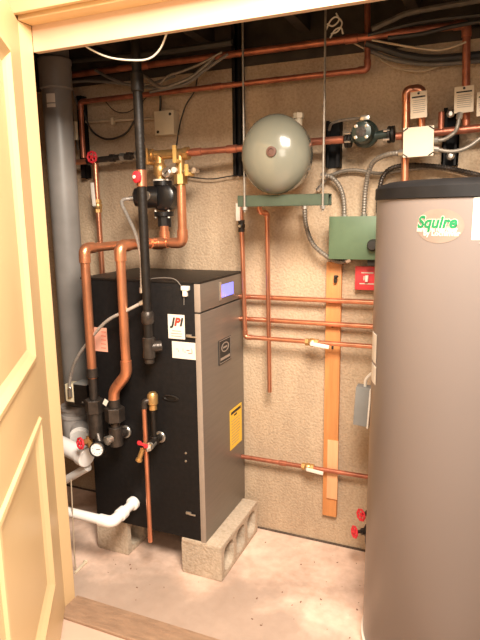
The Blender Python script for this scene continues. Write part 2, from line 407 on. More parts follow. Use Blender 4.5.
for x, y, w, h in ((188, 350.5, 3.6, .6), (190, 353.5, 4, .6), (192, 352, .6, 3)): box(b, at(x, y, FY-.0016), (w*k, .0005, h*k))
obj('handwriting', b, 'redink', wc, False)
b = B(); face_box(b, (93, 327), (108, 352), FY, .0012); pk = obj('sticker', b, 'pink', bl, False); pk['label'] = 'pink sticker'
b = B()
for j in range(5): box(b, at(103.5, 332+j*4, FY-.0016), (6*k, .0005, .6*k))
obj('sticker_print', b, 'redink', pk, False)
# latches
for px_, py_ in ((190.5, 336), (190, 513)):
    c = at(px_, py_, FY); b = B(); box(b, c+V((-.004, -.004, .001)), (.022, .007, .011), None, .002); box(b, c+V((.014, -.006, -.002)), (.026, .004, .006), None, .001); obj('latch', b, 'silver', bl)
# connector with its lead
c = at(186.5, 289, FY); b = B(); box(b, c+V((0, -.008, .004)), (.030, .016, .016), None, .002); box(b, c+V((-.002, -.007, -.012)), (.017, .013, .028), None, .002); obj('plug', b, 'white', bl)
cn = cable(pp((145, 280, FY-.004), (158, 278, FY-.004), (174, 279, FY-.004), (182, 287, FY-.006)), .0018, 'gcable', None, 'lead'); 
del cn['category']; cn.location = V(cn.location)-wl(bl); cn.parent = bl
b = B(); tube(b, pp((184, 296, FY-.004), (184, 305, FY-.004)), .0018, 8); obj('lead', b, 'gcable', bl)
b = B(); c = at(171, 398, FY); lathe(b, c, (0, -1, 0), [(.0, 0), (.034, 0), (.036, .004), (.028, .006), (.024, .001), (0, .001)], 20)
for v in b.verts: v.co.z = c.z+(v.co.z-c.z)*.35
obj('hand_recess', b, 'iron', bl)
for py_ in (453, 461):
    b = B(); lathe(b, at(186, py_, FY), (0, -1, 0), [(.0045, 0), (.004, .003), (0, .004)], 10); obj('screw', b, 'silver', bl)

def cinder(x0, x1, y0, y1, z1, label):
    b = B(); n = 3; t = .026; Ly = (y1-y0-t*(n+1))/n
    zt = z1-.022; zb2 = .022
    box2(b, (x0, y0, zt), (x1, y1, z1), .004); box2(b, (x0, y0, 0), (x1, y1, zb2), .004)
    for i in range(n+1):
        yy = y0+i*(Ly+t); box2(b, (x0, yy, zb2-.005), (x1, yy+t, zt+.005))
    for i in range(n):   # rounded core corners
        yy = y0+t+i*(Ly+t)
        for s, e in ((yy, 1), (yy+Ly, -1)):
            for zc, q in ((zb2, 1), (zt, -1)):
                r = .03
                pts = [V((0, s, zc))]+[V((0, s+e*r*(1-math.cos(a)), zc+q*r*(1-math.sin(a)))) for a in [i2*PI/8 for i2 in range(5)]]
                va = [b.verts.new((x0+.001, p.y, p.z)) for p in pts]; vb = [b.verts.new((x1-.001, p.y, p.z)) for p in pts]
                b.faces.new(va); b.faces.new(vb[::-1])
                for j in range(len(va)): b.faces.new((va[j], va[(j+1) % len(va)], vb[(j+1) % len(va)], vb[j]))
    return tag(obj('concrete_block', b, 'block', None, True, 30), label, 'block', 'concrete blocks under the boiler')
cinder(-1.020, -.845, 1.765, 2.150, BZ0, 'concrete block with open cores under the steel front of the boiler')
cinder(-1.440, -1.285, 1.775, 2.160, BZ0, 'concrete block under the left end of the boiler, behind the white elbow')

# ------------------------------------------------------------------ indirect tank
TR = .282; TC = V((-.2835+.985*TR, 1.691+.174*TR, 0)); ZC = at(378, 200, 1.70).z; ZT = at(380, 186, 1.70).z
print('tank', TC, ZC, ZT)
tk = thing('water_heater', TC, 'tall taupe cylinder water heater with black top standing at right', 'water heater')
tk.location = TC
part('base_ring', 'white', tk, lathe, TC, (0, 0, 1), [(TR+.006, 0), (TR+.006, .035), (TR-.02, .045)], 64)
part('jacket', 'jacket', tk, lathe, TC, (0, 0, 1), [(TR-.03, .036), (TR-.004, .040), (TR, .046), (TR, ZC)], 96)
part('top_cap', 'cap', tk, lathe, TC, (0, 0, 1), [(TR+.001, ZC-.002), (TR+.005, ZC), (TR+.005, ZT-.012), (TR-.004, ZT-.002), (TR-.03, ZT+.006), (TR-.15, ZT+.012), (0, ZT+.014)], 96)
def cyl_hit(px, py, r=TR):
    d = ray(px, py); o = CAM-TC; A = d.x**2+d.y**2; Bq = o.x*d.x+o.y*d.y; Cq = o.x**2+o.y**2-r*r
    q = Bq*Bq-A*Cq; t = (-Bq-math.sqrt(max(q, 0)))/A; p = CAM+d*t
    return math.atan2(p.y-TC.y, p.x-TC.x), p.z
def wrapper(px, py, off=.0012):
    th, z = cyl_hit(px, py)
    return lambda x, y: V((TC.x+(TR+off)*math.cos(th+x/TR), TC.y+(TR+off)*math.sin(th+x/TR), z+y))
def patch(name, m, th0, th1, z0, z1, off=.0008):
    b = B(); n = 8; rows = []
    for k in range(n+1):
        a = th0+(th1-th0)*k/n
        rows.append([b.verts.new((TC.x+(TR+o)*math.cos(a), TC.y+(TR+o)*math.sin(a), z)) for o, z in ((off, z0), (off, z1), (-.001, z1), (-.001, z0))])
    for r1, r2 in zip(rows, rows[1:]):
        for j in range(4): b.faces.new((r1[j], r1[(j+1) % 4], r2[(j+1) % 4], r2[j]))
    return obj(name, b, m, tk)
wr = wrapper(439, 226, .0007); b = B()
ow = (cyl_hit(467, 226)[0]-cyl_hit(410, 226)[0])*TR/2; oh = .042
ring = [b.verts.new(wr(ow*.82*math.cos(a), oh*math.sin(a))) for a in [2*PI*k/40 for k in range(40)]]
cv = [[b.verts.new(wr(ow*.82*f*math.cos(2*PI*k/40), oh*f*math.sin(2*PI*k/40))) for k in range(40)] for f in (.75, .5, .25)]
prev = ring
for rr in cv:
    for k in range(40): b.faces.new((prev[k], prev[(k+1) % 40], rr[(k+1) % 40], rr[k]))
    prev = rr
b.faces.new(prev); lg = obj('logo_oval', b, 'peach', tk)
tw = (cyl_hit(457, 222)[0]-cyl_hit(415.5, 222)[0])*TR
text('logo_outline', 'Squire', .041, None, None, None, 'whiteink', lg, shear=.22, bold=.0026, wrap=wrapper(436, 222.5, .0010), ratio=tw/.113)
text('logo_lettering', 'Squire', .041, None, None, None, 'greenink', lg, shear=.22, bold=.0014, wrap=wrapper(436, 222.5, .0018), ratio=tw/.113)
text('logo_lettering', 'Indirect Fired Water Heater', .0175, None, None, None, 'whiteink', lg, bold=.0006, wrap=wrapper(436, 229.5, .0012), ratio=tw*.98/.205)
text('logo_lettering', 'by Lochinvar', .0175, None, None, None, 'whiteink', lg, bold=.0006, wrap=wrapper(441, 233.5, .0012), ratio=1)
t0, zz1 = cyl_hit(474, 197.5); _, zz0 = cyl_hit(474, 240)
wl_ = patch('rating_label', 'white', t0, t0+.40, zz0, zz1)
b = B(); w2 = wrapper(474, 219, .0012)
for j in range(7):
    for (x0, x1) in ((.014, .10),):
        q = [b.verts.new(w2(x, y)) for x, y in ((x0, .05-j*.018), (x1-random.random()*.03, .05-j*.018), (x1-.03, .053-j*.018), (x0, .053-j*.018))]; b.faces.new(q)
obj('label_print', b, 'greyink', wl_, False)
for (pa, pb) in (((374.5, 335), (374.2, 364)), ((373.8, 367), (373.4, 385))):
    ta = cyl_hit(pa[0]+2.6, pa[1])[0]; za, zb3 = cyl_hit(pa[0]+2, pa[1])[1], cyl_hit(pb[0]+2, pb[1])[1]
    patch('side_label', 'white', ta-.22, ta, zb3, za)

# drain valves beside the tank foot
def round_handle(bm, c, n, r, spokes=5):
    x, y, z = basis(V(n)); ring = [c+(x*math.cos(2*PI*k/24)+y*math.sin(2*PI*k/24))*r*(1+.06*math.cos(8*2*PI*k/24)) for k in range(25)]
    tube(bm, ring, r*.22, 8)
    for k in range(spokes):
        a = 2*PI*k/spokes; tube(bm, [c, c+(x*math.cos(a)+y*math.sin(a))*r], r*.16, 6)
    lathe(bm, c-z*r*.2, z, [(r*.32, 0), (r*.3, r*.4), (0, r*.45)], 12)
def drain(px, py, Y, label, dirn):
    c = at(px, py, Y); t = thing('drain_valve', c-V((0, 0, .05)), label, 'valve', 'red handled drain valves by the tank')
    n = V(dirn)
    part('hand_wheel', 'red', t, round_handle, c, n, pxs(c, 5.2))
    b = B(); cyl(b, c, c-n*.045, .006); cyl(b, c-n*.03, c-n*.05, .013, seg=6); lathe(b, c-n*.06+V((0, 0, -.055)), (0, 0, 1), [(.009, 0), (.011, .01), (.011, .03), (.016, .04), (.016, .07), (.011, .08)], 14)
    cyl(b, c-n*.06, c-n*.06+V((.07, -.01, 0)), .010); obj('valve_body', b, 'bronze', t)
drain(361, 515, 2.02, 'upper red wheel drain valve low on the wall behind the tank', (-.6, -.75, .1))
drain(354.5, 532, 1.98, 'lower red wheel drain valve near the floor behind the tank', (-.75, -.6, .1))

# ------------------------------------------------------------------ copper on the wall, right of the boiler
WP = 2.135
def ballv(name, p, d, r, label, lever=None, lm='white', parent=None, body='brass'):
    """small ball valve on a run; a part of its pipe"""
    d = d.normalized(); b = B(); hexnut(b, p-d*r*2.6, p-d*r*1.3, r*1.5); lathe(b, p-d*r*1.4, d, [(r*1.2, 0), (r*1.7, r*.8), (r*1.7, r*2), (r*1.2, r*2.8)], 16); hexnut(b, p+d*r*1.3, p+d*r*2.6, r*1.5)
    o = obj(name, b, body, parent)
    b = B(); q = p+V((0, -r*2.4, 0)); cyl(b, p, q, r*.6); obj('stem', b, 'silver', o)
    if lever:
        b = B(); e = q+lever; x, y, z = basis(lever)
        rot = Matrix((lever.normalized(), V((0, -1, 0)), lever.normalized().cross(V((0, -1, 0))))).transposed()
        box(b, (q+e)/2, (lever.length, r*.5, r*1.5), rot, r*.15); obj('lever', b, lm, o)
    return o
r1 = .0100
g = 'copper pipes along the wall below the green box'
pipe(pp((236, 296.2, WP), (384, 302.8, WP)), r1, 'copper', 'uppermost of the horizontal copper pipes crossing the wall between boiler and tank', group=g)
pipe(pp((236, 318.2, WP), (384, 327.2, WP)), r1, 'copper', 'middle copper pipe crossing the wall, second below the red plate', group=g)
o = pipe(pp((384, 347.4, 2.10), (245.3, 337, 2.10), (240.7, 200, 2.10)), .0092, 'copper', 'copper pipe with white lever valve, turning up to the green rail beside the boiler', group=g)
p = at(312, 342.3, 2.10); dx = at(330, 343.6, 2.10)-p
ballv('ball_valve', p, dx, .010, None, V((.075, 0, -.008)), parent=o)
o = pipe(pp((236, 455.5, WP), (384, 479.5, WP)), .0095, 'copperd', 'lowest copper pipe near the floor with a valve beside the wood strip', group=g, ends=((0, .34),))
p = at(308, 466.9, WP); ballv('ball_valve', p, dx, .010, None, V((.072, 0, -.006)), parent=o)
p = at(241.4, 226, 2.10); ballv('ball_valve', p, V((0, 0, 1)), .009, None, None, parent=o, body='bronze')
b = B(); box(b, at(238, 212, 2.08), (pxs(p, 4.5), .003, pxs(p, 17)), None, .001); obj('valve_tag', b, 'white', o)
pipe(pp((259.5, 200, 2.05), (259.5, 212, 2.05), (267, 213, 2.10), (269.6, 392, 2.10)), .0088, 'copper', 'long copper pipe hanging down the wall from under the expansion tank, open bottom end', group='thin copper drops under the expansion tank')

# pine strip
b = B(); p, q = at(326.5, 262, WALL-.022), at(338.5, 518, WALL-.022); box2(b, (p.x, WALL-.022, q.z), (p.x+pxs(p, 15.3), WALL, p.z), .002)
ws = tag(obj('wood_strip', b, 'wood'), 'long vertical orange pine board fixed to the concrete wall', 'board')
b = B(); q0 = at(327.5, 440, WALL-.03); q1 = at(337, 500, WALL-.03); box2(b, (q0.x, WALL-.030, q1.z), (q1.x, WALL-.022, q0.z), .001)
tag(obj('wood_batten', b, 'woodl'), 'short pale batten nailed over the foot of the orange board', 'board')
for py_ in (297.5, 322, 343.5, 466.5):
    b = B(); c = at(332.5, py_+3.8, WALL-.024); box(b, c, (.008, .006, .014), None, .002); obj('nail', b, 'ink', ws)
b = B(); c = at(335.5, 279, WALL-.03); box(b, c, (.012, .016, .03), None, .003); cyl(b, c+V((0, -.006, .004)), c+V((.012, -.014, .012)), .004); tag(obj('clip', b, 'bronze'), 'small dark metal clip at the top of the orange board', 'clip')

# green control box, red plate
b = B(); p, q = at(330, 217, 2.08), at(386, 259.5, 2.08); box2(b, (p.x, 2.08, q.z), (q.x, WALL, p.z), .003)
gb = tag(obj('control_box', b, 'green'), 'square green metal control box on the wall left of the tank', 'control box')
part('lid_lip', 'green', gb, box2, (p.x-.002, 2.076, q.z-.002), (q.x+.002, 2.084, p.z+.002), .001)
c = at(373.5, 245, 2.078); b = B(); lathe(b, c, (0, -1, 0), [(.022, 0), (.022, .012), (.016, .03), (0, .031)], 16); obj('knob', b, 'ink', gb)
p, q = at(355.5, 266, 2.15), at(379.5, 290.5, 2.15)
es = thing('emergency_switch', ((p.x+q.x)/2, WALL, q.z), 'red switch plate with white toggle under the green box', 'switch')
part('cover_plate', 'redp', es, box2, (p.x, 2.145, q.z), (q.x, 2.153, p.z), .003)
part('back_box', 'silver', es, box2, (p.x+.008, 2.152, q.z+.008), (q.x-.008, WALL, p.z-.004))
c = V(((p.x+q.x)/2+.0, 2.143, (p.z+q.z)/2)); part('toggle', 'white', es, box, c+V((0, -.006, .0)), (.011, .016, .024), None, .002)
b = B(); k = pxs(c)
box(b, c+V((0, .0015, 5.5*k)), (12*k, .001, 1.1*k)); box(b, c+V((0, .0015, -5.5*k)), (15*k, .001, 1.1*k)); box(b, c+V((-.012, .0015, .0)), (.004, .001, .016)); obj('plate_lettering', b, 'whiteink', es, False)
b = B(); c = at(373, 262, 2.12); box(b, c, (.035, .05, .024), None, .004); tag(obj('conduit_fitting', b, 'ink'), 'small black fitting between the green box and red plate', 'fitting')

# grey box hanging by the tank edge
p = at(362.5, 405, 1.93); k = pxs(p)
ab = thing('aquastat_box', p-V((0, 0, 22*k)), 'small grey electrical box hanging in the gap at the tank edge', 'electrical box')
rt_ = Matrix.Rotation(.05, 3, 'Y')
part('housing', 'greybox', ab, box, p, (14*k, .045, 40*k), rt_, .003)
part('lid_edge', 'white', ab, box, p+V((7.6*k, -.006, -1*k)), (1.6*k, .04, 41*k), rt_, .001)
cable([p+V((2*k, 0, 18*k)), p+V((3*k, -.01, 27*k)), p+V((7*k, -.02, 33*k)), p+V((11.5*k, -.03, 38*k))], .006, 'whitew', 'short white cable rising from the grey box to the tank', 'cable')

# ------------------------------------------------------------------ expansion tank on its hanger
HY = 1.90
bl0, br0 = at(237.5, 195.5, HY), at(328.5, 193.5, HY)
zt = (bl0.z+br0.z)/2; zb4 = (at(237.5, 207, HY).z+at(328.5, 205, HY).z)/2
hg = thing('trapeze_hanger', ((bl0.x+br0.x)/2, HY, zb4), 'dull green channel hung on two threaded rods under the round tank', 'hanger')
b = B(); box2(b, (bl0.x, HY, zb4), (br0.x, HY+.004, zt)); box2(b, (bl0.x, HY, zt-.004), (br0.x, HY+.045, zt)); box2(b, (bl0.x, HY, zb4), (br0.x, HY+.045, zb4+.004)); box2(b, (bl0.x, HY+.041, zb4), (br0.x, HY+.045, zt)); obj('channel', b, 'greend', hg, False)
for px_, in ((244.5,), (322.8,)):
    c = at(px_, 200, HY-.008)+V((0, .03, 0)); b = B(); cyl(b, V((c.x, c.y-.03, zb4-.02)), V((c.x, c.y-.03, 2.285)), .0038, seg=10); obj('threaded_rod', b, 'conduit', hg)
    b = B(); hexnut(b, V((c.x, c.y-.03, zb4-.012)), V((c.x, c.y-.03, zb4-.001)), .010); obj('nut', b, 'silver', hg)
c0 = at(278.5, 154, 1.92); er = pxs(c0, 38.5)
et = thing('expansion_tank', (c0.x, 2.0, zt), 'round grey expansion tank lying on a green rail, dark port in its end', 'tank')
cz = zt+er+.001
prof = [(0, 0)]+[(er*math.sin(a), er*.62*(1-math.cos(a))) for a in [k*PI/2/12 for k in range(1, 13)]]+[(er*.97, er*.62+.05), (er*.86, er*.62+.10), (er*.5, er*.62+.15), (0, er*.62+.16)]
ey0 = 1.815
b = B(); lathe(b, V((c0.x, ey0, cz)), (0, 1, 0), prof, 48)
for v in b.verts: v.co.x = c0.x-.003+(v.co.x-c0.x)*.915
obj('shell', b, 'tankg', et)
b = B(); cc = at(271.5, 151.5, ey0); lathe(b, V((cc.x, ey0-.002, cc.z)), (0, -1, 0), [(.017, -.012), (.017, .003), (.010, .004), (.009, .001), (0, .001)], 18); obj('port', b, mat('rusty port', (.10, .045, .03), .6), et)
b = B(); ff = at(298.5, 123, 1.94)-V((0, 0, .03)); cyl(b, ff, ff+V((0, 0, .058)), .013, seg=10); cyl(b, ff+V((0, 0, .045)), ff+V((0, 0, .062)), .018, seg=6); obj('fitting', b, 'lcable', et)

# ------------------------------------------------------------------ upper wall: struts, pump, boxes and tags on the right
def strut(a, bq, Y, label, clamps=(), w=None):
    p, q = at(*a, Y), at(*bq, Y); b = B(); w = w or q.x-p.x
    box2(b, (p.x, Y, q.z), (p.x+.006, WALL, p.z)); box2(b, (p.x+w-.006, Y, q.z), (p.x+w, WALL, p.z)); box2(b, (p.x, WALL-.006, q.z), (p.x+w, WALL, p.z))
    box2(b, (p.x, Y, q.z), (p.x+.013, Y+.004, p.z)); box2(b, (p.x+w-.013, Y, q.z), (p.x+w, Y+.004, p.z))
    o = tag(obj('strut_channel', b, 'blackp', None, False), label, 'channel', 'black strut channels on the wall')
    for cx, cy in clamps:
        c = at(cx, cy, Y-.004); b = B(); lathe(b, c+V((0, .006, 0)), (0, -1, 0), [(.014, 0), (.014, .006), (.008, .012), (0, .013)], 8); obj('bolt', b, 'silver', o)
    return o
strut((231, 22), (242, 175), 2.14, 'tall black channel on the wall left of the expansion tank')
strut((326, 121), (339.5, 167), 2.14, 'short black channel right of the expansion tank')
strut((444, 108), (457.5, 165), 2.13, 'black channel with two round clamps right of the white square cover', ((450.5, 113.5), (450.5, 156)))
strut((76, 96), (86, 178), 2.14, 'black channel behind the red wheel valve beside the grey flue')

# circulator on the right
PY = 2.06
c = at(365, 134, PY); k = pxs(c)
cp_ = thing('circulator_pump', c-V((0, 0, .05)), 'dark green round circulator pump on the copper pipe right of the expansion tank', 'pump')
part('volute', 'pumpg', cp_, lathe, c+V((0, .03, 0)), (0, -1, 0), [(12*k, 0), (13.2*k, .012), (13.2*k, .035), (10*k, .045)], 28)
part('motor', 'pumpg', cp_, lathe, c+V((0, -.012, 0)), (0, -1, 0), [(10.4*k, 0), (10.6*k, .04), (9.4*k, .055), (3*k, .06), (0, .06)], 28)
for a in range(4):
    an = PI/4+a*PI/2; q = c+V((math.cos(an)*7.4*k, -.068, math.sin(an)*7.4*k)); part('motor_bolt', 'silver', cp_, lathe, q, (0, -1, 0), [(.006, -.01), (.006, .004), (0, .005)], 8)
part('face_plate', 'bronze', cp_, lathe, c+V((0, -.071, 0)), (0, -1, 0), [(5*k, 0), (5*k, .002), (0, .0025)], 24)
part('port_neck', 'pumpg', cp_, cyl, c+V((-18*k, 0, -4*k)), c+V((27*k, 0, -1*k)), 4.2*k)
for dx, rr in ((-18, 7.5), (-14.6, 7.5), (24, 8.0), (27.6, 8.0)):
    q = c+V((dx*k, 0, -5*k+(dx+18)*.07*k)); b = B(); cyl(b, q-V((1.6*k, 0, 0)), q+V((1.2*k, 0, 0)), rr*k, seg=20, ch=.001); obj('flange', b, 'iron', cp_)
for dx in (-16, 22):
    for s in (-1, 1):
        q = c+V((dx*k, -.022, -3*k+s*4*k)); part('flange_bolt', 'silver', cp_, cyl, q-V((3*k, 0, 0)), q+V((3*k, 0, 0)), .0045, seg=6)
b = B(); box(b, c+V((1.2*k, -.02, 14.2*k)), (9*k, .03, 5*k), None, .003); obj('wiring_box', b, 'silver', cp_)
cable([c+V((-3*k, -.02, 14.5*k)), c+V((-20*k, -.02, 14*k)), c+V((-33*k, -.01, 12*k)), c+V((-38*k, .02, 7*k))], .005, 'conduit', 'thin grey lead running left from the round green pump', 'cable')
UY = 2.06
pipe(pp((298, 143, UY), (344, 139.5, UY)), .0135, 'copperd', 'short copper pipe joining the expansion tank to the green pump', group='copper pipes on the upper right wall')
pipe(pp((396, 136.5, UY), (490, 127, UY)), .0130, 'copperd', 'dark copper pipe running right from the green pump behind the white cover', group='copper pipes on the upper right wall', ends=((0, .33),))
pipe(pp((404.5, 200, 2.03), (406.5, 90, 2.03), (422, 89, 2.03), (421.5, 132, 2.045)), .0125, 'copper', 'copper pipe looping over like a cane beside the white square cover', group='copper pipes on the upper right wall')
pipe(pp((441.5, 112, UY), (441, 131, UY)), .010, 'copperd', 'short copper stub standing up from the dark copper pipe', group='copper pipes on the upper right wall')
b = B(); c = at(441.5, 111, UY); lathe(b, c, (0, 0, 1), [(.012, -.012), (.012, .002), (0, .004)], 12)
# white cover
p, q = at(403.5, 127.5, 1.975), at(433, 156, 1.975)
wcv = thing('junction_box', ((p.x+q.x)/2, 2.0, q.z), 'white square junction box cover in front of copper pipes above the tank', 'junction box')
rot = Matrix.Rotation(math.radians(-1.5), 3, 'Y'); cc = V(((p.x+q.x)/2, 1.98, (p.z+q.z)/2)); w_, h_ = q.x-p.x, p.z-q.z
b = B(); box(b, cc, (w_, .006, h_), rot, .002); 
part('cover', 'cream_card', wcv, box, cc, (w_, .008, h_), rot, .003); b.free()
part('box_body', 'silver', wcv, box, cc+V((0, .022, 0)), (w_*.94, .036, h_*.94), rot, .002)
for sx in (-1, 1):
    for sz in (-1, 1):
        b = B(); box(b, cc+rot @ V((sx*w_*.42, -.0045, sz*h_*.43)), (.018, .002, .004), Matrix.Rotation(sx*sz*.6, 3, 'Y')); obj('screw_slot', b, 'ink', wcv, False)
# hanging tags
def htag(a, bq, Y, tilt, label):
    p, q = at(*a, Y), at(*bq, Y); cc = (p+q)/2; w, h = q.x-p.x, p.z-q.z; rot = Matrix.Rotation(math.radians(tilt), 3, 'Y')
    b = B(); box(b, cc, (w, .004, h), rot, .001); o = tag(obj('warning_tag', b, 'cream_card'), label, 'tag', 'white instruction tags above the tank')
    b = B(); box(b, cc+rot @ V((0, -.0025, h*.29)), (w*.8, .001, h*.055), rot); obj('tag_heading', b, 'ink', o, False)
    b = B()
    for j in range(7): box(b, cc+rot @ V(((random.random()-.5)*w*.08, -.0025, h*(.17-j*.075))), (w*(.66+random.random()*.12), .001, h*.018), rot)
    obj('tag_print', b, 'greyink', o, False)
    b = B(); cyl(b, cc+rot @ V((0, -.0035, h*.42)), cc+rot @ V((0, .03, h*.42)), .004, seg=10); obj('eyelet', b, 'bronze', o)
htag((411, 92), (426.5, 117.5), 1.99, -3, 'white printed tag hung on the cane shaped copper pipe')
htag((455, 87), (473, 112), 2.02, -2, 'white printed tag hung on the dark vertical copper pipe at right')
htag((477.5, 92), (495, 115), 2.02, -2, 'white printed tag cut off by the right edge of the picture')
flex(pp((433, 140.5, 1.99), (445, 139, 1.99), (456, 130, 1.99), (460, 114, 2.0)), .0065, 'metal conduit curving from the white cover up to the middle tag')
flex(pp((434, 149, 1.99), (452, 151.5, 1.99), (468, 147, 1.99), (486, 134, 2.0)), .0065, 'metal conduit sagging right from the lower side of the white cover')
flex(pp((404, 152.5, 2.0), (386, 155, 2.02), (372, 164, 2.06), (366, 185, 2.10), (363.6, 218, 2.12)), .0085, 'metal conduit from the white cover bending down into the green box')
flex(pp((488, 177, 2.12), (440, 167, 2.13), (400, 166, 2.13), (384, 175, 2.13), (379, 195, 2.13), (378, 218, 2.13)), .0085, 'dark metal conduit behind the tank top dropping into the green box', m='bronze')
flex(pp((488, 180, 2.15), (440, 168.5, 2.15), (405, 170, 2.15), (380, 173.5, 2.15), (352, 170, 2.15), (330, 176, 2.15), (318, 190, 2.15)), .0065, 'slim metal conduit strung along the wall from the rail to the tank top')
flex(pp((322, 176, 2.13), (331, 177, 2.13), (340, 187, 2.13), (344, 202, 2.13), (344.2, 219, 2.13)), .0085, 'metal conduit hooking over into the left top of the green box')
flex(pp((304.5, 205, 2.10), (306, 225, 2.10), (313, 244, 2.10), (328, 257, 2.11), (340, 262, 2.12), (350, 259, 2.12)), .0085, 'metal conduit looping under into the bottom of the green box')

# ------------------------------------------------------------------ overhead copper
pipe(pp((52, 77.5, 2.08), (466.5, 24, 2.08), (466, 131, 2.08)), .0128, 'copperd', 'uppermost copper pipe across the top of the wall, elbowed down at right', group='copper pipes across the top of the wall', ends=((0, .28), (0, .78)))
pipe(pp((83.5, 158, 2.10), (80.5, 102, 2.10), (367.5, 69.5, 2.10), (367.5, -10, 2.10)), .0105, 'copperd', 'lower overhead copper pipe elbowed down at left and up at right', group='copper pipes across the top of the wall', ends=((1, .53),))
b = B(); c = at(236, 84, 2.10); 

# ------------------------------------------------------------------ left: flue, valves, manifold and pump
FYL = 1.93
ft = at(57.5, 150, FYL); fr = pxs(ft, 14.0); fb = at(72, 400, FYL)
print('flue', ft, fr, fb)
fx = (ft.x+fb.x)/2+.026
fl = thing('flue_pipe', (fx, FYL, fb.z), 'wide dark grey vertical flue pipe just inside the left jamb', 'pipe')
part('pipe_body', 'greyflue', fl, cyl, (fx, FYL, fb.z-.02), (fx, FYL, 2.28), fr, seg=32)
z9, z6 = at(52, 91, FYL).z, at(50, 66, FYL).z
part('coupling', 'greyflue', fl, lathe, (fx, FYL, z9), (0, 0, 1), [(fr*1.0, 0), (fr*1.10, .006), (fr*1.10, z6-z9), (fr*1.14, z6-z9+.004), (fr*1.14, z6-z9+.02), (fr*1.0, z6-z9+.026)], 32)
b = B(); zz = at(52, 100, FYL).z; n = 8
for z0, z1 in ((zz-.022, zz+.012), (zz-.040, zz-.026)):
    rows = []
    for j in range(n+1):
        a = -1.62 + .62*j/n; rows.append([b.verts.new((fx+(fr+.0012)*math.cos(a), FYL+(fr+.0012)*math.sin(a), z)) for z in (z0, z1)])
    for r1_, r2_ in zip(rows, rows[1:]): b.faces.new((r1_[0], r2_[0], r2_[1], r1_[1]))
obj('pipe_label', b, 'white', fl)
# vent tee at the flue foot
VY = 1.90
c = at(75, 418, VY); k = pxs(c)
vt = thing('vent_tee', c-V((0, 0, 22*k)), 'grey banded vent elbow at the foot of the flue pipe', 'pipe fitting')
q = at(75.5, 421, VY); za2, zb2_ = at(75.5, 404, VY).z, at(78, 441, VY).z; rv_ = 12.6*k
b = B(); lathe(b, (q.x, VY, zb2_), (0, 0, 1), [(rv_*.5, -.012), (rv_*.9, 0), (rv_, .02), (rv_, za2-zb2_-.012), (rv_*.95, za2-zb2_)], 28)
cyl(b, (q.x, VY, za2-.01), (fx, FYL, fb.z-.005), rv_*.9, fr)
obj('elbow', b, 'pvcgrey', vt)
for f_ in (.72, .93):
    zc3 = zb2_+(za2-zb2_)*f_; b = B(); cyl(b, (q.x, VY, zc3-2*k), (q.x, VY, zc3+2*k), rv_*1.09, seg=28, ch=.002); obj('band', b, 'pvcgrey', vt)
o1 = at(80, 428, VY-.02); d2 = V((.55, -.75, -.32)).normalized()
b = B(); cyl(b, o1, o1+d2*.045, 9*k, seg=24); obj('side_branch', b, 'pvcgrey', vt)
b = B()
for j in range(3): cyl(b, o1+d2*(.045+j*.008), o1+d2*(.0502+j*.008), (9.6-j*.3)*k, seg=24, ch=.001)
cyl(b, o1+d2*.044, o1+d2*.066, 8.2*k, seg=24)
obj('corrugated_sleeve', b, 'pvc', vt)
# box with conduit
p = at(84.5, 393, 1.80); k = pxs(p)
tf = thing('transformer_box', p-V((0, 0, 12*k)), 'small black and cream electrical box at the end of the grey conduit', 'electrical box')
part('black_cover', 'iron', tf, box, p+V((.5*k, 0, 0)), (16*k, .06, 21*k), None, .002)
part('lid', 'greybox', tf, box, p+V((.5*k, 0, 11*k)), (16*k, .06, 1.2*k), None, .001)
part('cream_side', 'cbox', tf, box, p+V((-13.5*k, .0, 0)), (10.5*k, .05, 18*k), None, .002)
b = B(); cyl(b, p+V((-12*k, -.028, -3*k)), p+V((-12*k, -.028, 5*k)), 2.5*k, seg=8); obj('connector', b, 'silver', tf)
b = B(); lathe(b, p+V((3*k, -.031, -7*k)), (0, -1, 0), [(.004, 0), (.003, .002), (0, .003)], 8); obj('screw', b, 'silver', tf)
flex([at(143.5, 302, 1.715), at(126, 311, 1.70), at(107, 321, 1.70), at(90, 339.5, 1.71), at(76, 360, 1.73), at(70, 379, 1.76), p+V((-12*k, -.028, 4*k))], .0062, 'light metal conduit arching in front of the copper pipes to the small box', m='conduitl')

# white PVC on the left
pipe([at(40, 434, 1.80), at(64, 446, 1.76), at(85, 456.5, 1.73)], pxs(p, 8.6), 'pvc', 'thick white plastic pipe emerging beside the jamb under the pressure gauge', 'plastic_pipe', 'white plastic pipes', fit=False)
q = at(86, 457, 1.73); d = (at(85, 456.5, 1.73)-at(64, 446, 1.76)).normalized()
o = COL.objects[-1] if False else bpy.data.objects['plastic_pipe']
b = B(); cyl(b, q-d*.03, q+d*.008, pxs(p, 10), seg=24, ch=.003); obj('collar', b, 'pvc', o)
pipe([at(50, 489, 1.80), at(88, 467, 1.745)], pxs(p, 4.2), 'pvc', 'thin white plastic pipe slanting up to the thick one at left', 'plastic_pipe', 'white plastic pipes', fit=False)
pe = at(134.5, 502, FY); ex = at(112, 522.5, pe.x, 0); ex.z = ex.z; st = at(58, 509.5, ex.y)
print('pvc', pe, ex, st)
rr = pxs(pe, 4.6)
o = pipe([V((st.x, ex.y, ex.z)), ex, V((pe.x, FY, pe.z))], rr, 'pvc', 'white plastic drain pipe elbowing into the low front of the boiler', 'plastic_pipe', 'white plastic pipes')
e = V((pe.x, FY, pe.z)); d = (e-ex).normalized(); b = B(); cyl(b, e-d*.022, e, rr*1.45, seg=22, ch=.003); obj('end_collar', b, 'pvc', o)
m_ = ex.lerp(e, .42); b = B(); cyl(b, m_-d*.018, m_+d*.018, rr*1.38, seg=22, ch=.003); obj('coupling', b, 'pvc', o)

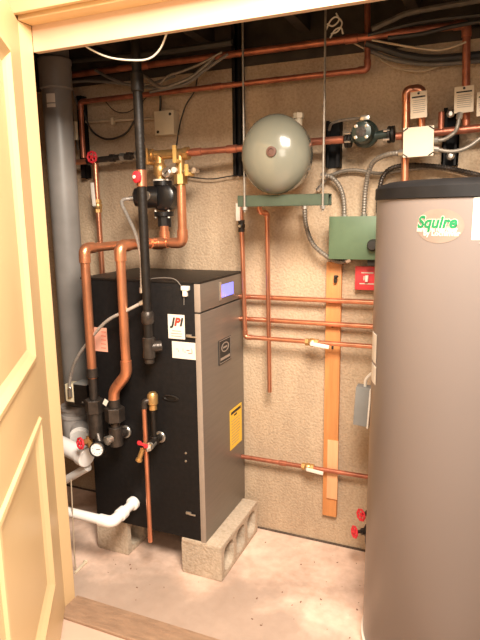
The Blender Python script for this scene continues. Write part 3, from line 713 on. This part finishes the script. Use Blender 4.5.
# pipes feeding the boiler
A1t = at(84, 248.5, 1.70); A1b = at(92.4, 373, 1.70); R1 = pxs(A1t, 4.7)
x1 = (A1t.x+A1b.x)/2; zt1 = A1t.z
Bt = at(121.5, 246.5, 1.70); x2 = (Bt.x+at(125, 372, 1.70).x)/2
MY = 2.0
zm1 = zt1+.004
pe1 = at(164.2, 226, MY); pe2 = at(182.3, 186, MY-.04)
pipe([V((x1, 1.70, A1b.z-.02)), V((x1, 1.70, zt1)), V((x1, MY, zt1)), V((pe1.x, MY, zt1)), V((pe1.x, MY, pe1.z))], R1, 'coppero', 'left thick copper riser of the boiler turning back to the black pump', group='thick copper risers of the boiler')
j1, j2 = at(125.3, 374, 1.70), at(113.5, 391, 1.70)
pipe([V((j2.x, 1.70, at(113, 405, 1.70).z)), V((j2.x, 1.70, j2.z)), V((x2, 1.70, j1.z)), V((x2, 1.70, Bt.z)), V((x2, MY-.05, Bt.z)), V((pe2.x, MY-.05, Bt.z)), V((pe2.x, MY-.05, pe2.z))], R1, 'coppero', 'right thick copper riser with an offset jog above the boiler fittings', group='thick copper risers of the boiler')
# iron fittings at the boiler: two stacks
def stack(name, x, y, prof, label, extra=()):
    zt_ = prof[0][1]; t = thing(name, (x, y, prof[-1][1]), label, 'pipe fitting', 'dull iron fittings under the copper risers')
    for i, (r, z0, z1, kind) in enumerate(prof):
        b = B(); cyl(b, (x, y, z1), (x, y, z0), r, seg=6 if kind == 'union_nut' else 18, ch=.0015); obj(kind, b, 'bronze', t)
    return t
def zp(py, Y=1.70, px=100): return at(px, py, Y).z
k = pxs(A1b)
x1b = at(96, 410, 1.70).x
t = stack('boiler_fitting', x1, 1.70, [(5.6*k, zp(369), zp(378), 'sleeve'), (4.2*k, zp(378), zp(400), 'nipple'), (9.5*k, zp(400), zp(413), 'union_nut'), (7.6*k, zp(413), zp(437), 'tee_body')], 'dull iron union and tee under the left copper riser')
gc = at(97.8, 449, 1.655)
b = B(); cyl(b, V((x1, 1.70, zp(428))), gc+V((0, .02, 0)), 4*k); obj('branch', b, 'bronze', t)
ga = thing('pressure_gauge', gc-V((0, 0, .03)), 'round white dial pressure gauge with black rim beside the red wheel', 'gauge')
n_ = V((.28, -.93, .22)).normalized()
part('case', 'iron', ga, lathe, gc-n_*.012, n_, [(.026, 0), (.030, .004), (.030, .024), (.0255, .026), (.0255, .018), (0, .018)], 28)
part('dial', 'glass', ga, lathe, gc+n_*.004, n_, [(.0255, 0), (.0255, .003), (0, .003)], 28)
b = B(); x_, y_, _ = basis(n_)
box(b, gc+n_*.0075+x_*.004, (.016, .002, .0022), Matrix((x_, y_, n_)).transposed())
for j in range(9):
    a = PI*.75+j*PI*1.5/8; tube(b, [gc+n_*.0075+(x_*math.cos(a)+y_*math.sin(a))*.0165, gc+n_*.0075+(x_*math.cos(a)+y_*math.sin(a))*.0205], .0008, 5)
obj('dial_marks', b, 'ink', ga)
# red wheel by gauge
rc = at(80.3, 443.5, 1.66); rv = thing('drain_valve', rc-V((0, 0, .03)), 'red wheel drain valve left of the pressure gauge', 'valve')
part('hand_wheel', 'red', rv, round_handle, rc, (-.3, -.9, .1), pxs(rc, 5.2))
b = B(); cyl(b, rc, rc+V((.01, .03, 0)), .006); cyl(b, rc+V((.005, .02, 0)), at(91, 439, 1.69), .011, seg=8); cyl(b, at(89, 436, 1.69), at(91, 447, 1.69), .012, seg=10); obj('valve_body', b, 'brass', rv)
xb = j2.x; pt = at(127, 431, FY)
t = stack('boiler_fitting', xb, 1.70, [(5.8*k, zp(397), zp(405), 'sleeve'), (10*k, zp(405), zp(418), 'union_nut'), (4.8*k, zp(418), zp(425), 'nipple'), (7*k, zp(424), zp(442), 'tee_body')], 'dull iron union and tee under the right copper riser')
tc_ = V((xb, 1.70, zp(433)))
b = B(); cyl(b, tc_, V((pt.x, FY, pt.z)), 4.8*k); obj('branch', b, 'bronze', t)
b = B(); e = V((pt.x, FY, pt.z)); d = (e-tc_).normalized(); cyl(b, e-d*.016, e-d*.004, 6.5*k, seg=20, ch=.002); obj('flange', b, 'silver', t)
b = B(); e2 = at(108.5, 440, 1.665); cyl(b, tc_, e2, 4*k); cyl(b, e2, e2+(e2-tc_).normalized()*.012, 4.6*k, seg=6); obj('plug', b, 'silver', t)
b = B(); box(b, at(105.5, 402.5, 1.68), (.018, .002, .024), Matrix.Rotation(.5, 3, 'Y')); tag(obj('paper_tag', b, 'white'), 'tiny white paper tag between the two iron unions', 'tag')

# relief valve and its drop tube, right of the risers
rp = at(161.5, 437, FY); rx = rp.x; tq = at(154.5, 441, rx, 0); VYY = tq.y
tz = tq.z; k = pxs(tq)
rvt = thing('relief_valve', (rx, VYY, tz-.03), 'brass relief valve on a short black pipe with red lever, front of the boiler', 'valve')
b = B(); cyl(b, (rx, FY, tz), (rx, VYY-.03, tz), 3.6*k); cyl(b, (rx, VYY, tz-.012), (rx, VYY, tz+.02), 4.4*k, ch=.002); obj('tee_body', b, 'iron', rvt)
b = B(); cyl(b, (rx, FY-.014, tz), (rx, FY-.004, tz), 6*k, ch=.002); obj('flange', b, 'silver', rvt)
zr0, zr1 = at(152.5, 408, VYY).z, at(151, 391, VYY).z
b = B(); cyl(b, (rx, VYY, tz), (rx, VYY, zr0), 2.6*k); obj('nipple', b, 'iron', rvt)
b = B(); lathe(b, (rx, VYY, zr0-.005), (0, 0, 1), [(4*k, 0), (4*k, 5*k), (5.2*k, 6*k), (5.2*k, 15*k), (3.5*k, 17.5*k), (0, 18*k)], 18); obj('valve_body', b, 'brass', rvt)
b = B(); e = at(150, 446.5, VYY-.035); cyl(b, (rx, VYY, tz), e, 3.8*k); cyl(b, e, e+V((-.012, -.012, -.003)), 4.4*k, seg=8); obj('boiler_drain', b, 'silver', rvt)
lv = at(142.5, 444.5, VYY-.06); b = B(); box(b, lv, (12*k, .006, 2.6*k), Matrix.Rotation(.25, 3, 'Y'), .002); box(b, lv+V((-3.4*k, 0, 1.0*k)), (4*k, .007, 4.4*k), None, .003); box(b, lv+V((3.6*k, 0, -1.0*k)), (4*k, .007, 4.4*k), None, .003); obj('lever', b, 'red', rvt)
b = B(); s0 = at(142.5, 449, VYY-.055); s1 = at(139.3, 459, VYY-.06); cyl(b, s0, s1, 2.4*k); cyl(b, s1, s1+(s1-s0).normalized()*.008, 3.4*k, seg=10); cyl(b, lv+V((0, .004, 0)), e, 2*k); obj('spout', b, 'brass', rvt)
cy = VYY-.02; c0_ = at(143.2, 397, cy); c1_ = at(148.3, 541, cy)
pipe([V((rx, VYY, zr0+8*k)), V((c0_.x+.002, cy, zr0+8*k)), V((c0_.x+.002, cy, c1_.z))], .0095, 'copper', 'copper drop tube from the brass relief valve nearly to the floor', group='copper drop tubes', fm='bronze')

# gas pipe
GY = 1.71
g0, g1 = at(135.0, 40, GY), at(149.5, 352, GY); gx = (g0.x+g1.x)/2; k = pxs(g1)
def zg(py): return at(147, py, GY).z
gp = thing('gas_pipe', (gx, GY, zg(362)), 'black iron gas pipe dropping from the ceiling in front of the boiler', 'pipe')
gr = 4.4*k
part('pipe_body', 'iron', gp, cyl, (gx, GY, zg(350)), (gx, GY, 2.28), gr)
part('coupling', 'bronze', gp, lathe, (gx, GY, zg(324)), (0, 0, 1), [(gr*1.1, 0), (gr*1.45, .008), (gr*1.45, zg(311)-zg(324)-.008), (gr*1.1, zg(311)-zg(324))], 18)
b = B(); cyl(b, (gx, GY, zg(358)), (gx, GY, zg(337)), gr*1.4, ch=.003); cyl(b, (gx, GY, zg(347)), (gx+.035, GY+.03, zg(347)), gr*1.35, ch=.003); obj('tee', b, 'bronze', gp)
part('drip_cap', 'bronze', gp, cyl, (gx, GY, zg(363)), (gx, GY, zg(357)), gr*1.1, ch=.003)
part('coupling', 'iron', gp, cyl, (gx, GY, at(137, 92, GY).z), (gx, GY, at(137, 72, GY).z), gr*1.35, ch=.003)
zv = at(141, 178, GY).z
gv = part('gas_valve', 'copper', gp, cyl, (gx, GY, zv-.03), (gx, GY, zv+.028), gr*1.12, ch=.002)
rc = at(136, 177, GY-.03); b = B(); lathe(b, rc+V((.004, .012, 0)), (-.35, -.93, 0), [(.012, 0), (.020, .004), (.020, .014), (.012, .018), (0, .018)], 20); obj('handle', b, 'red', gv)
b = B(); lathe(b, rc+V((-.002, -.006, 0)), (-.35, -.93, 0), [(.006, 0), (.006, .004), (0, .004)], 12); obj('handle_screw', b, 'white', gv)

# manifold of brass and black pump
PYY = 2.02
c = at(163, 197, PYY); k = pxs(c)
bp = thing('circulator_pump', c-V((0, 0, 28*k)), 'black circulator pump below the brass manifold behind the gas pipe', 'pump')
part('volute', 'pumpb', bp, lathe, c+V((2*k, .03, 0)), (0, -1, 0), [(11*k, 0), (13.5*k, .01), (13.5*k, .055), (10*k, .065), (0, .066)], 28)
b = B(); lathe(b, c+V((-3*k, -.01, 0)), (-1, -.35, 0), [(11*k, 0), (11*k, 12*k), (10*k, 18*k), (9*k, 24*k), (5*k, 26*k), (0, 26*k)], 28); obj('motor', b, 'pumpb', bp)
b = B(); c2 = c+V((-10*k, -.058, 1*k)); lathe(b, c2, (-.3, -.95, 0), [(4.6*k, -.004), (4.6*k, .004), (0, .005)], 18); obj('name_plate', b, 'silver', bp)
for py_, w in ((183.5, 9.5), (214, 10)):
    z_ = at(164, py_, PYY).z; b = B(); cyl(b, (c.x+.5*k, PYY, z_-2.4*k), (c.x+.5*k, PYY, z_+2.4*k), w*k, seg=20, ch=.002); obj('flange', b, 'pumpb', bp)
    for s in (-1, 1): part('flange_bolt', 'silver', bp, cyl, (c.x+s*7.5*k, PYY-.012, z_-4*k), (c.x+s*7.5*k, PYY-.012, z_+4*k), 1.5*k, seg=6)
z0_, z1_ = at(164, 227, PYY).z, at(164, 212, PYY).z
part('outlet', 'pumpb', bp, cyl, (c.x+1*k, PYY, z0_), (c.x+1*k, PYY, z1_), 7*k, seg=8)
mz = at(168, 154.5, PYY).z; xl, xr = at(149.5, 155, PYY).x, at(188.5, 153, PYY).x
bm_ = thing('brass_manifold', ((xl+xr)/2, PYY, at(165, 182, PYY).z), 'brass valve manifold with yellow handles above the black pump', 'valve')
part('header', 'brass', bm_, cyl, (xl, PYY, mz), (xr, PYY, mz+.002), 4.6*k, ch=.003)
for x_ in (xl+2*k, xr-2*k): part('end_nut', 'brass', bm_, cyl, (x_-2.4*k, PYY, mz), (x_+2.4*k, PYY, mz), 6.2*k, seg=8)
xa, xc = at(160, 168, PYY).x, at(180.5, 170, PYY).x
za_, zc_ = at(160, 180, PYY).z, at(180, 188, PYY).z
part('left_leg', 'brass', bm_, cyl, (xa, PYY, za_), (xa, PYY, mz), 4.6*k)
part('ball_valve', 'brass', bm_, lathe, (xa, PYY, za_+3*k), (0, 0, 1), [(4.6*k, 0), (6.6*k, 3*k), (6.6*k, 10*k), (4.6*k, 13*k)], 16)
part('right_leg', 'brass', bm_, cyl, (xc, PYY, zc_), (xc, PYY, mz), 4.4*k)
part('union_nut', 'brass', bm_, cyl, (xc, PYY, at(180, 184, PYY).z), (xc, PYY, at(180, 174.5, PYY).z), 7*k, seg=8)
part('gasket_flange', 'white', bm_, cyl, (c.x, PYY, za_-2.5*k), (c.x, PYY, za_+.6*k), 8.6*k, label='cream flange ring')
def hand(px_, py0, py1, w, m='yellow'):
    a, b_ = at(px_, py0, PYY-.05), at(px_, py1, PYY-.05); bb = B(); box2(bb, (a.x-w*k/2, PYY-.055, b_.z), (a.x+w*k/2, PYY-.045, a.z), .003); cyl(bb, (a.x, PYY-.05, b_.z+.008), (a.x, PYY, b_.z+.008), 2*k); obj('handle', bb, m, bm_)
M['yhandle'] = mat('yellow handle', (.68, .42, .13), .4)
hand(174.2, 145, 163, 3.8, 'yhandle'); hand(146.5, 148, 165, 2.0, 'brass'); hand(186.3, 164, 176, 3.6, 'yhandle')
q = at(166, 172.5, PYY-.05); b = B(); lathe(b, q, (0, -1, 0), [(4.6*k, -.03), (4.6*k, 0), (3.8*k, .002), (3.8*k, 0), (0, 0)], 18); obj('thermometer', b, 'silver', bm_)
b = B(); box(b, q+V((0, -.001, 0)), (4*k, .001, .9*k), Matrix.Rotation(-.9, 3, 'Y')); obj('needle', b, 'ink', bm_)
for px_, py_, m in ((194.3, 170.5, 'silver'), (175, 170, 'white')):
    q = at(px_, py_, PYY-.02); b = B(); lathe(b, q+V((0, .03, 0)), (0, -1, 0), [(2*k, 0), (2*k, .03), (2.8*k, .03), (2.8*k, .04), (0, .042)], 14)
    if px_ > 190: cyl(b, q, V((xc, PYY, q.z)), 1.6*k)
    obj('bleed_knob', b, m, bm_)
pipe([V((xr-.002, PYY, mz+.002)), at(262, 146.5, PYY+.03)], .0125, 'copperd', 'copper pipe from the brass manifold behind the expansion tank', group='copper pipes on the upper left wall', ends=((0, .12), (0, .6)))
# conduit from the pump
flex(pp((133, 198.5, 1.96), (124, 199.5, 1.93), (122, 204, 1.9), (128, 217, 1.85), (136, 235, 1.78), (141, 258, 1.735), (142, 292, 1.72)), .0065, 'bent metal conduit from the black pump down beside the gas pipe', m='conduitl')
# left valve group
LY = 2.09
rl = at(92, 157, LY-.05); 
o = pipe(pp((66, 163, LY), (95, 161, LY), (103.5, 290, LY)), .0115, 'copper', 'copper pipe turning down from the red wheel valve to behind the boiler', group='copper pipes on the upper left wall')
sv = thing('gate_valve', rl-V((0, 0, .03)), 'red wheel gate valve on the upper left copper pipe by the flue', 'valve')
part('hand_wheel', 'red', sv, round_handle, rl, (.1, -1, 0), pxs(rl, 5.0))
b = B(); cyl(b, rl, rl+V((0, .05, -.008)), .007); cyl(b, at(92, 160.8, LY)+V((-.022, 0, 0)), at(92, 160.8, LY)+V((.022, 0, 0)), .018, seg=8); obj('valve_body', b, 'bronze', sv)
p = at(98.0, 206, LY); ballv('ball_valve', p, V((0, 0, 1)), .011, None, V((-.004, -.0, .10)), lm='white', parent=o)
o = pipe(pp((97, 160, LY), (150, 153.5, LY)), .0125, 'bronze', 'dull pipe with shiny unions between the red wheel valve and brass manifold', 'union_pipe', 'copper pipes on the upper left wall', fit=False)
for t_ in (.3, .5, .62, .78):
    a = at(97, 160, LY).lerp(at(150, 153.5, LY), t_); b = B(); hexnut(b, a-V((.010, 0, 0)), a+V((.010, 0, 0)), .018); obj('union_nut', b, 'silver' if t_ in (.5, .78) else 'bronze', o)
b = B(); face_box(b, (72.5, 122), (78.5, 140), 2.06, .015, .002); tag(obj('terminal_box', b, 'jbox'), 'narrow grey box between the flue and the copper elbow', 'electrical box')

# metal junction box, its conduit and cables
b = B(); p, q = at(154, 111.5, 2.13), at(174, 134, 2.13); box2(b, (p.x, 2.13, q.z), (q.x, WALL, p.z), .002)
jb = tag(obj('junction_box', b, 'jbox'), 'square metal junction box on the wall above the brass manifold', 'junction box')
for px_, py_ in ((170, 114), (158, 132)):
    b = B(); lathe(b, at(px_, py_, 2.13), (0, -1, 0), [(.006, 0), (.006, .002), (0, .003)], 10); obj('screw', b, 'ink', jb)
b = B(); tube(b, pp((86, 121.8, 2.15), (155, 118.3, 2.15)), .0062, 10); o = tag(obj('conduit', b, 'lcable'), 'straight tan conduit running left from the metal junction box', 'conduit')
part('strap', 'jbox', o, box, at(113, 120.4, 2.15)+V((0, 0, -.004)), (.012, .02, .03), None, .003)
cable(pp((160, 112, 2.15), (160.5, 98, 2.15), (158, 86, 2.12)), .005, 'bcable', 'black cable rising from the top of the metal junction box', group='dark cables around the junction box')
cable(pp((84, 112, 2.12), (90, 128, 2.13), (100, 137, 2.14), (112, 139, 2.14), (126, 133, 2.14), (135, 120, 2.14)), .0045, 'bcable', 'black cable sagging in a loop under the tan conduit', group='dark cables around the junction box')
cable(pp((198, 70, 2.14), (195, 90, 2.15), (186, 105, 2.15), (180, 124, 2.15), (176, 148, 2.15)), .003, 'bcable', 'thin black wire dropping right of the metal junction box', group='dark cables around the junction box')
cable(pp((183, 176, 2.15), (210, 179, 2.15), (232, 176, 2.15), (252, 176, 2.15)), .0025, 'bcable', 'thin dark wire running right along the wall from the brass manifold', group='dark cables around the junction box')
cable(pp((104, 100, 2.15), (115, 111, 2.15), (128, 112, 2.15), (142, 102, 2.15), (150, 92, 2.14)), .002, 'bcable', 'hair thin wire drooping under the lower overhead pipe', group='dark cables around the junction box')
# overhead cables
gc_ = 'loose cables hanging under the joists'
for pts, r, m, lab in (
    (((62, 83, 2.06), (90, 81, 2.06), (125, 84, 2.05), (150, 88, 2.05), (163, 87, 2.05)), .006, 'gcable', 'grey cable lying along the top left of the wall'),
    (((95, 70, 2.06), (112, 79, 2.05), (130, 85, 2.05), (150, 84, 2.05), (175, 76, 2.04)), .006, 'gcable', 'grey cable sloping behind the gas pipe under the joists'),
    (((140, 74, 2.02), (148, 79, 2.02), (161, 87.5, 2.02), (176, 84, 2.02), (193, 76, 2.03), (214, 58, 2.04)), .0075, 'conduit', 'thick pale cable dipping in a v right of the gas pipe'),
    (((160, 84, 2.03), (168, 76, 2.03), (180, 72, 2.03), (200, 64, 2.03), (222, 52, 2.04)), .005, 'conduit', 'thin pale cable beside the v shaped cable'),
    (((150, 92, 2.02), (185, 84, 2.02), (205, 70, 2.02), (228, 54, 2.03)), .006, 'gcable', 'grey cable rising right to the black channel'),
    (((70, 84, 2.10), (76, 100, 2.12), (82, 118, 2.12), (80, 140, 2.12)), .004, 'gcable', 'thin grey cable dropping beside the flue at top left'),
    (((64, 84, 2.10), (70, 104, 2.12), (74, 126, 2.12), (78, 150, 2.12)), .004, 'gcable', 'second thin grey cable close beside the flue'),
    (((60, 61, 2.0), (100, 58, 2.0), (160, 52, 2.0), (232, 42, 2.0)), .012, 'bcable', 'thick black cable under the joists above the top copper pipe'),
    (((372, 29, 2.05), (392, 20, 2.05), (413, 12, 2.04), (486, -1, 2.02)), .009, 'gcable', 'thick grey cable rising to the upper right corner'),
    (((366, 43, 2.09), (388, 50, 2.10), (407, 55.5, 2.11), (436, 58.5, 2.12), (488, 54, 2.12)), .013, 'bcable', 'thick black cable sagging behind the right copper drop'),
    (((364, 48, 2.11), (388, 58, 2.12), (412, 63, 2.13), (440, 64, 2.13), (488, 60, 2.13)), .008, 'gcable', 'dark grey cable just below the thick black sagging one'),
    (((352, 42, 2.12), (372, 53, 2.13), (383, 61, 2.14), (396, 68, 2.14), (413, 71, 2.14), (428, 70, 2.14), (444, 64, 2.14)), .0028, 'lcable', 'thin tan wire drooping lowest at the top right'),
    (((372, 40, 2.05), (405, 46, 2.05), (436, 50, 2.05), (452, 47, 2.05), (466, 42, 2.06)), .0035, 'lcable', 'thin tan wire looping to the right copper elbow'),
    (((388, 38, 2.04), (420, 34, 2.04), (450, 27, 2.04), (486, 20, 2.03)), .007, 'bcable', 'black cable running just above the top pipe at right'),
    (((368, 35, 2.00), (420, 22, 2.00), (486, 14, 1.98)), .006, 'bcable', 'black cable closest to the header at the upper right')):
    cable(pp(*pts), r, m, lab, group=gc_)
for i, (pts, lab) in enumerate(((((326, 30, 2.0), (331, 20, 2.0), (337, 17, 2.0), (342, 23, 2.0), (338, 31, 2.0), (331, 34, 2.0)), 'white wire curled in a loop beside the right threaded rod'),
        (((330, 38, 2.0), (335, 30, 2.0), (341, 28, 2.0), (343, 34, 2.0)), 'short white wire hooked under the curled wire'),
        (((327, 24, 2.0), (333, 26, 2.0), (339, 20, 2.0), (336, 13, 2.0)), 'short white wire crossing the top of the curled wire'))):
    cable(pp(*pts), .0028, 'whitew', lab, group='white wire ends by the threaded rod')
cable(pp((83, 44, 1.50), (92, 50, 1.51), (108, 57, 1.52), (128, 60, 1.53), (148, 59, 1.53), (160, 49, 1.52), (168, 30, 1.50)), .0028, 'whitew', 'white wire drooping just behind the door header')
# thin stick against the jamb at the floor
cable(pp((71, 480, 1.60), (72, 500, 1.60), (74.5, 556, 1.60), (76, 568, 1.60)), .0025, 'lcable', 'thin tan wire hanging beside the left jamb near the floor')
b = B(); cyl(b, at(75.5, 574, 0, 2)+V((0, 0, .006)), at(85, 564, 0, 2)+V((0, 0, .006)), .006, seg=8); cyl(b, at(85, 564, 0, 2)+V((0, 0, .006)), at(86, 563, 0, 2)+V((0, 0, .007)), .010, seg=8); tag(obj('bolt', b, 'jbox'), 'short metal bolt lying on the floor beside the jamb', 'bolt')

b = B()
for k_ in range(42):
    X = random.uniform(-.95, -.32) if k_ < 32 else random.uniform(-1.35, -1.0); Y = random.uniform(1.60, 2.12) if k_ < 32 else random.uniform(1.55, 1.75)
    t_ = random.uniform(.0015, .004); box(b, (X, Y, t_*.3), (t_*random.uniform(1, 2.4), t_, t_*.6), Matrix.Rotation(random.random()*3, 3, 'Z'))
tag(obj('floor_debris', b, mat('rust crumbs', (.22, .12, .07), .9), None, False), 'scattered tiny rust brown crumbs on the concrete floor', 'debris', None, 'stuff')
# ------------------------------------------------------------------ light
def area(name, loc, target, size, power, col):
    d = bpy.data.lights.new(name, 'AREA'); d.energy = power; d.size = size; d.color = col
    o = bpy.data.objects.new(name, d); COL.objects.link(o); o.location = loc
    o.rotation_euler = (V(target)-V(loc)).to_track_quat('-Z', 'Y').to_euler(); return o
area('ceiling_lamp', (.05, .42, 2.45), (-.5, 1.9, .2), .70, 136, (1, .88, .75))
area('room_fill', (-.02, -.35, 1.75), (-1.2, 2.0, .5), .6, 9, (1, .88, .75))
w = bpy.data.worlds.new('world'); bpy.context.scene.world = w; w.use_nodes = True
bg = w.node_tree.nodes['Background']; bg.inputs[0].default_value = (1, .84, .66, 1); bg.inputs[1].default_value = .16
sc = bpy.context.scene
sc.view_settings.view_transform = 'Standard'; sc.view_settings.look = 'None'; sc.view_settings.exposure = 0
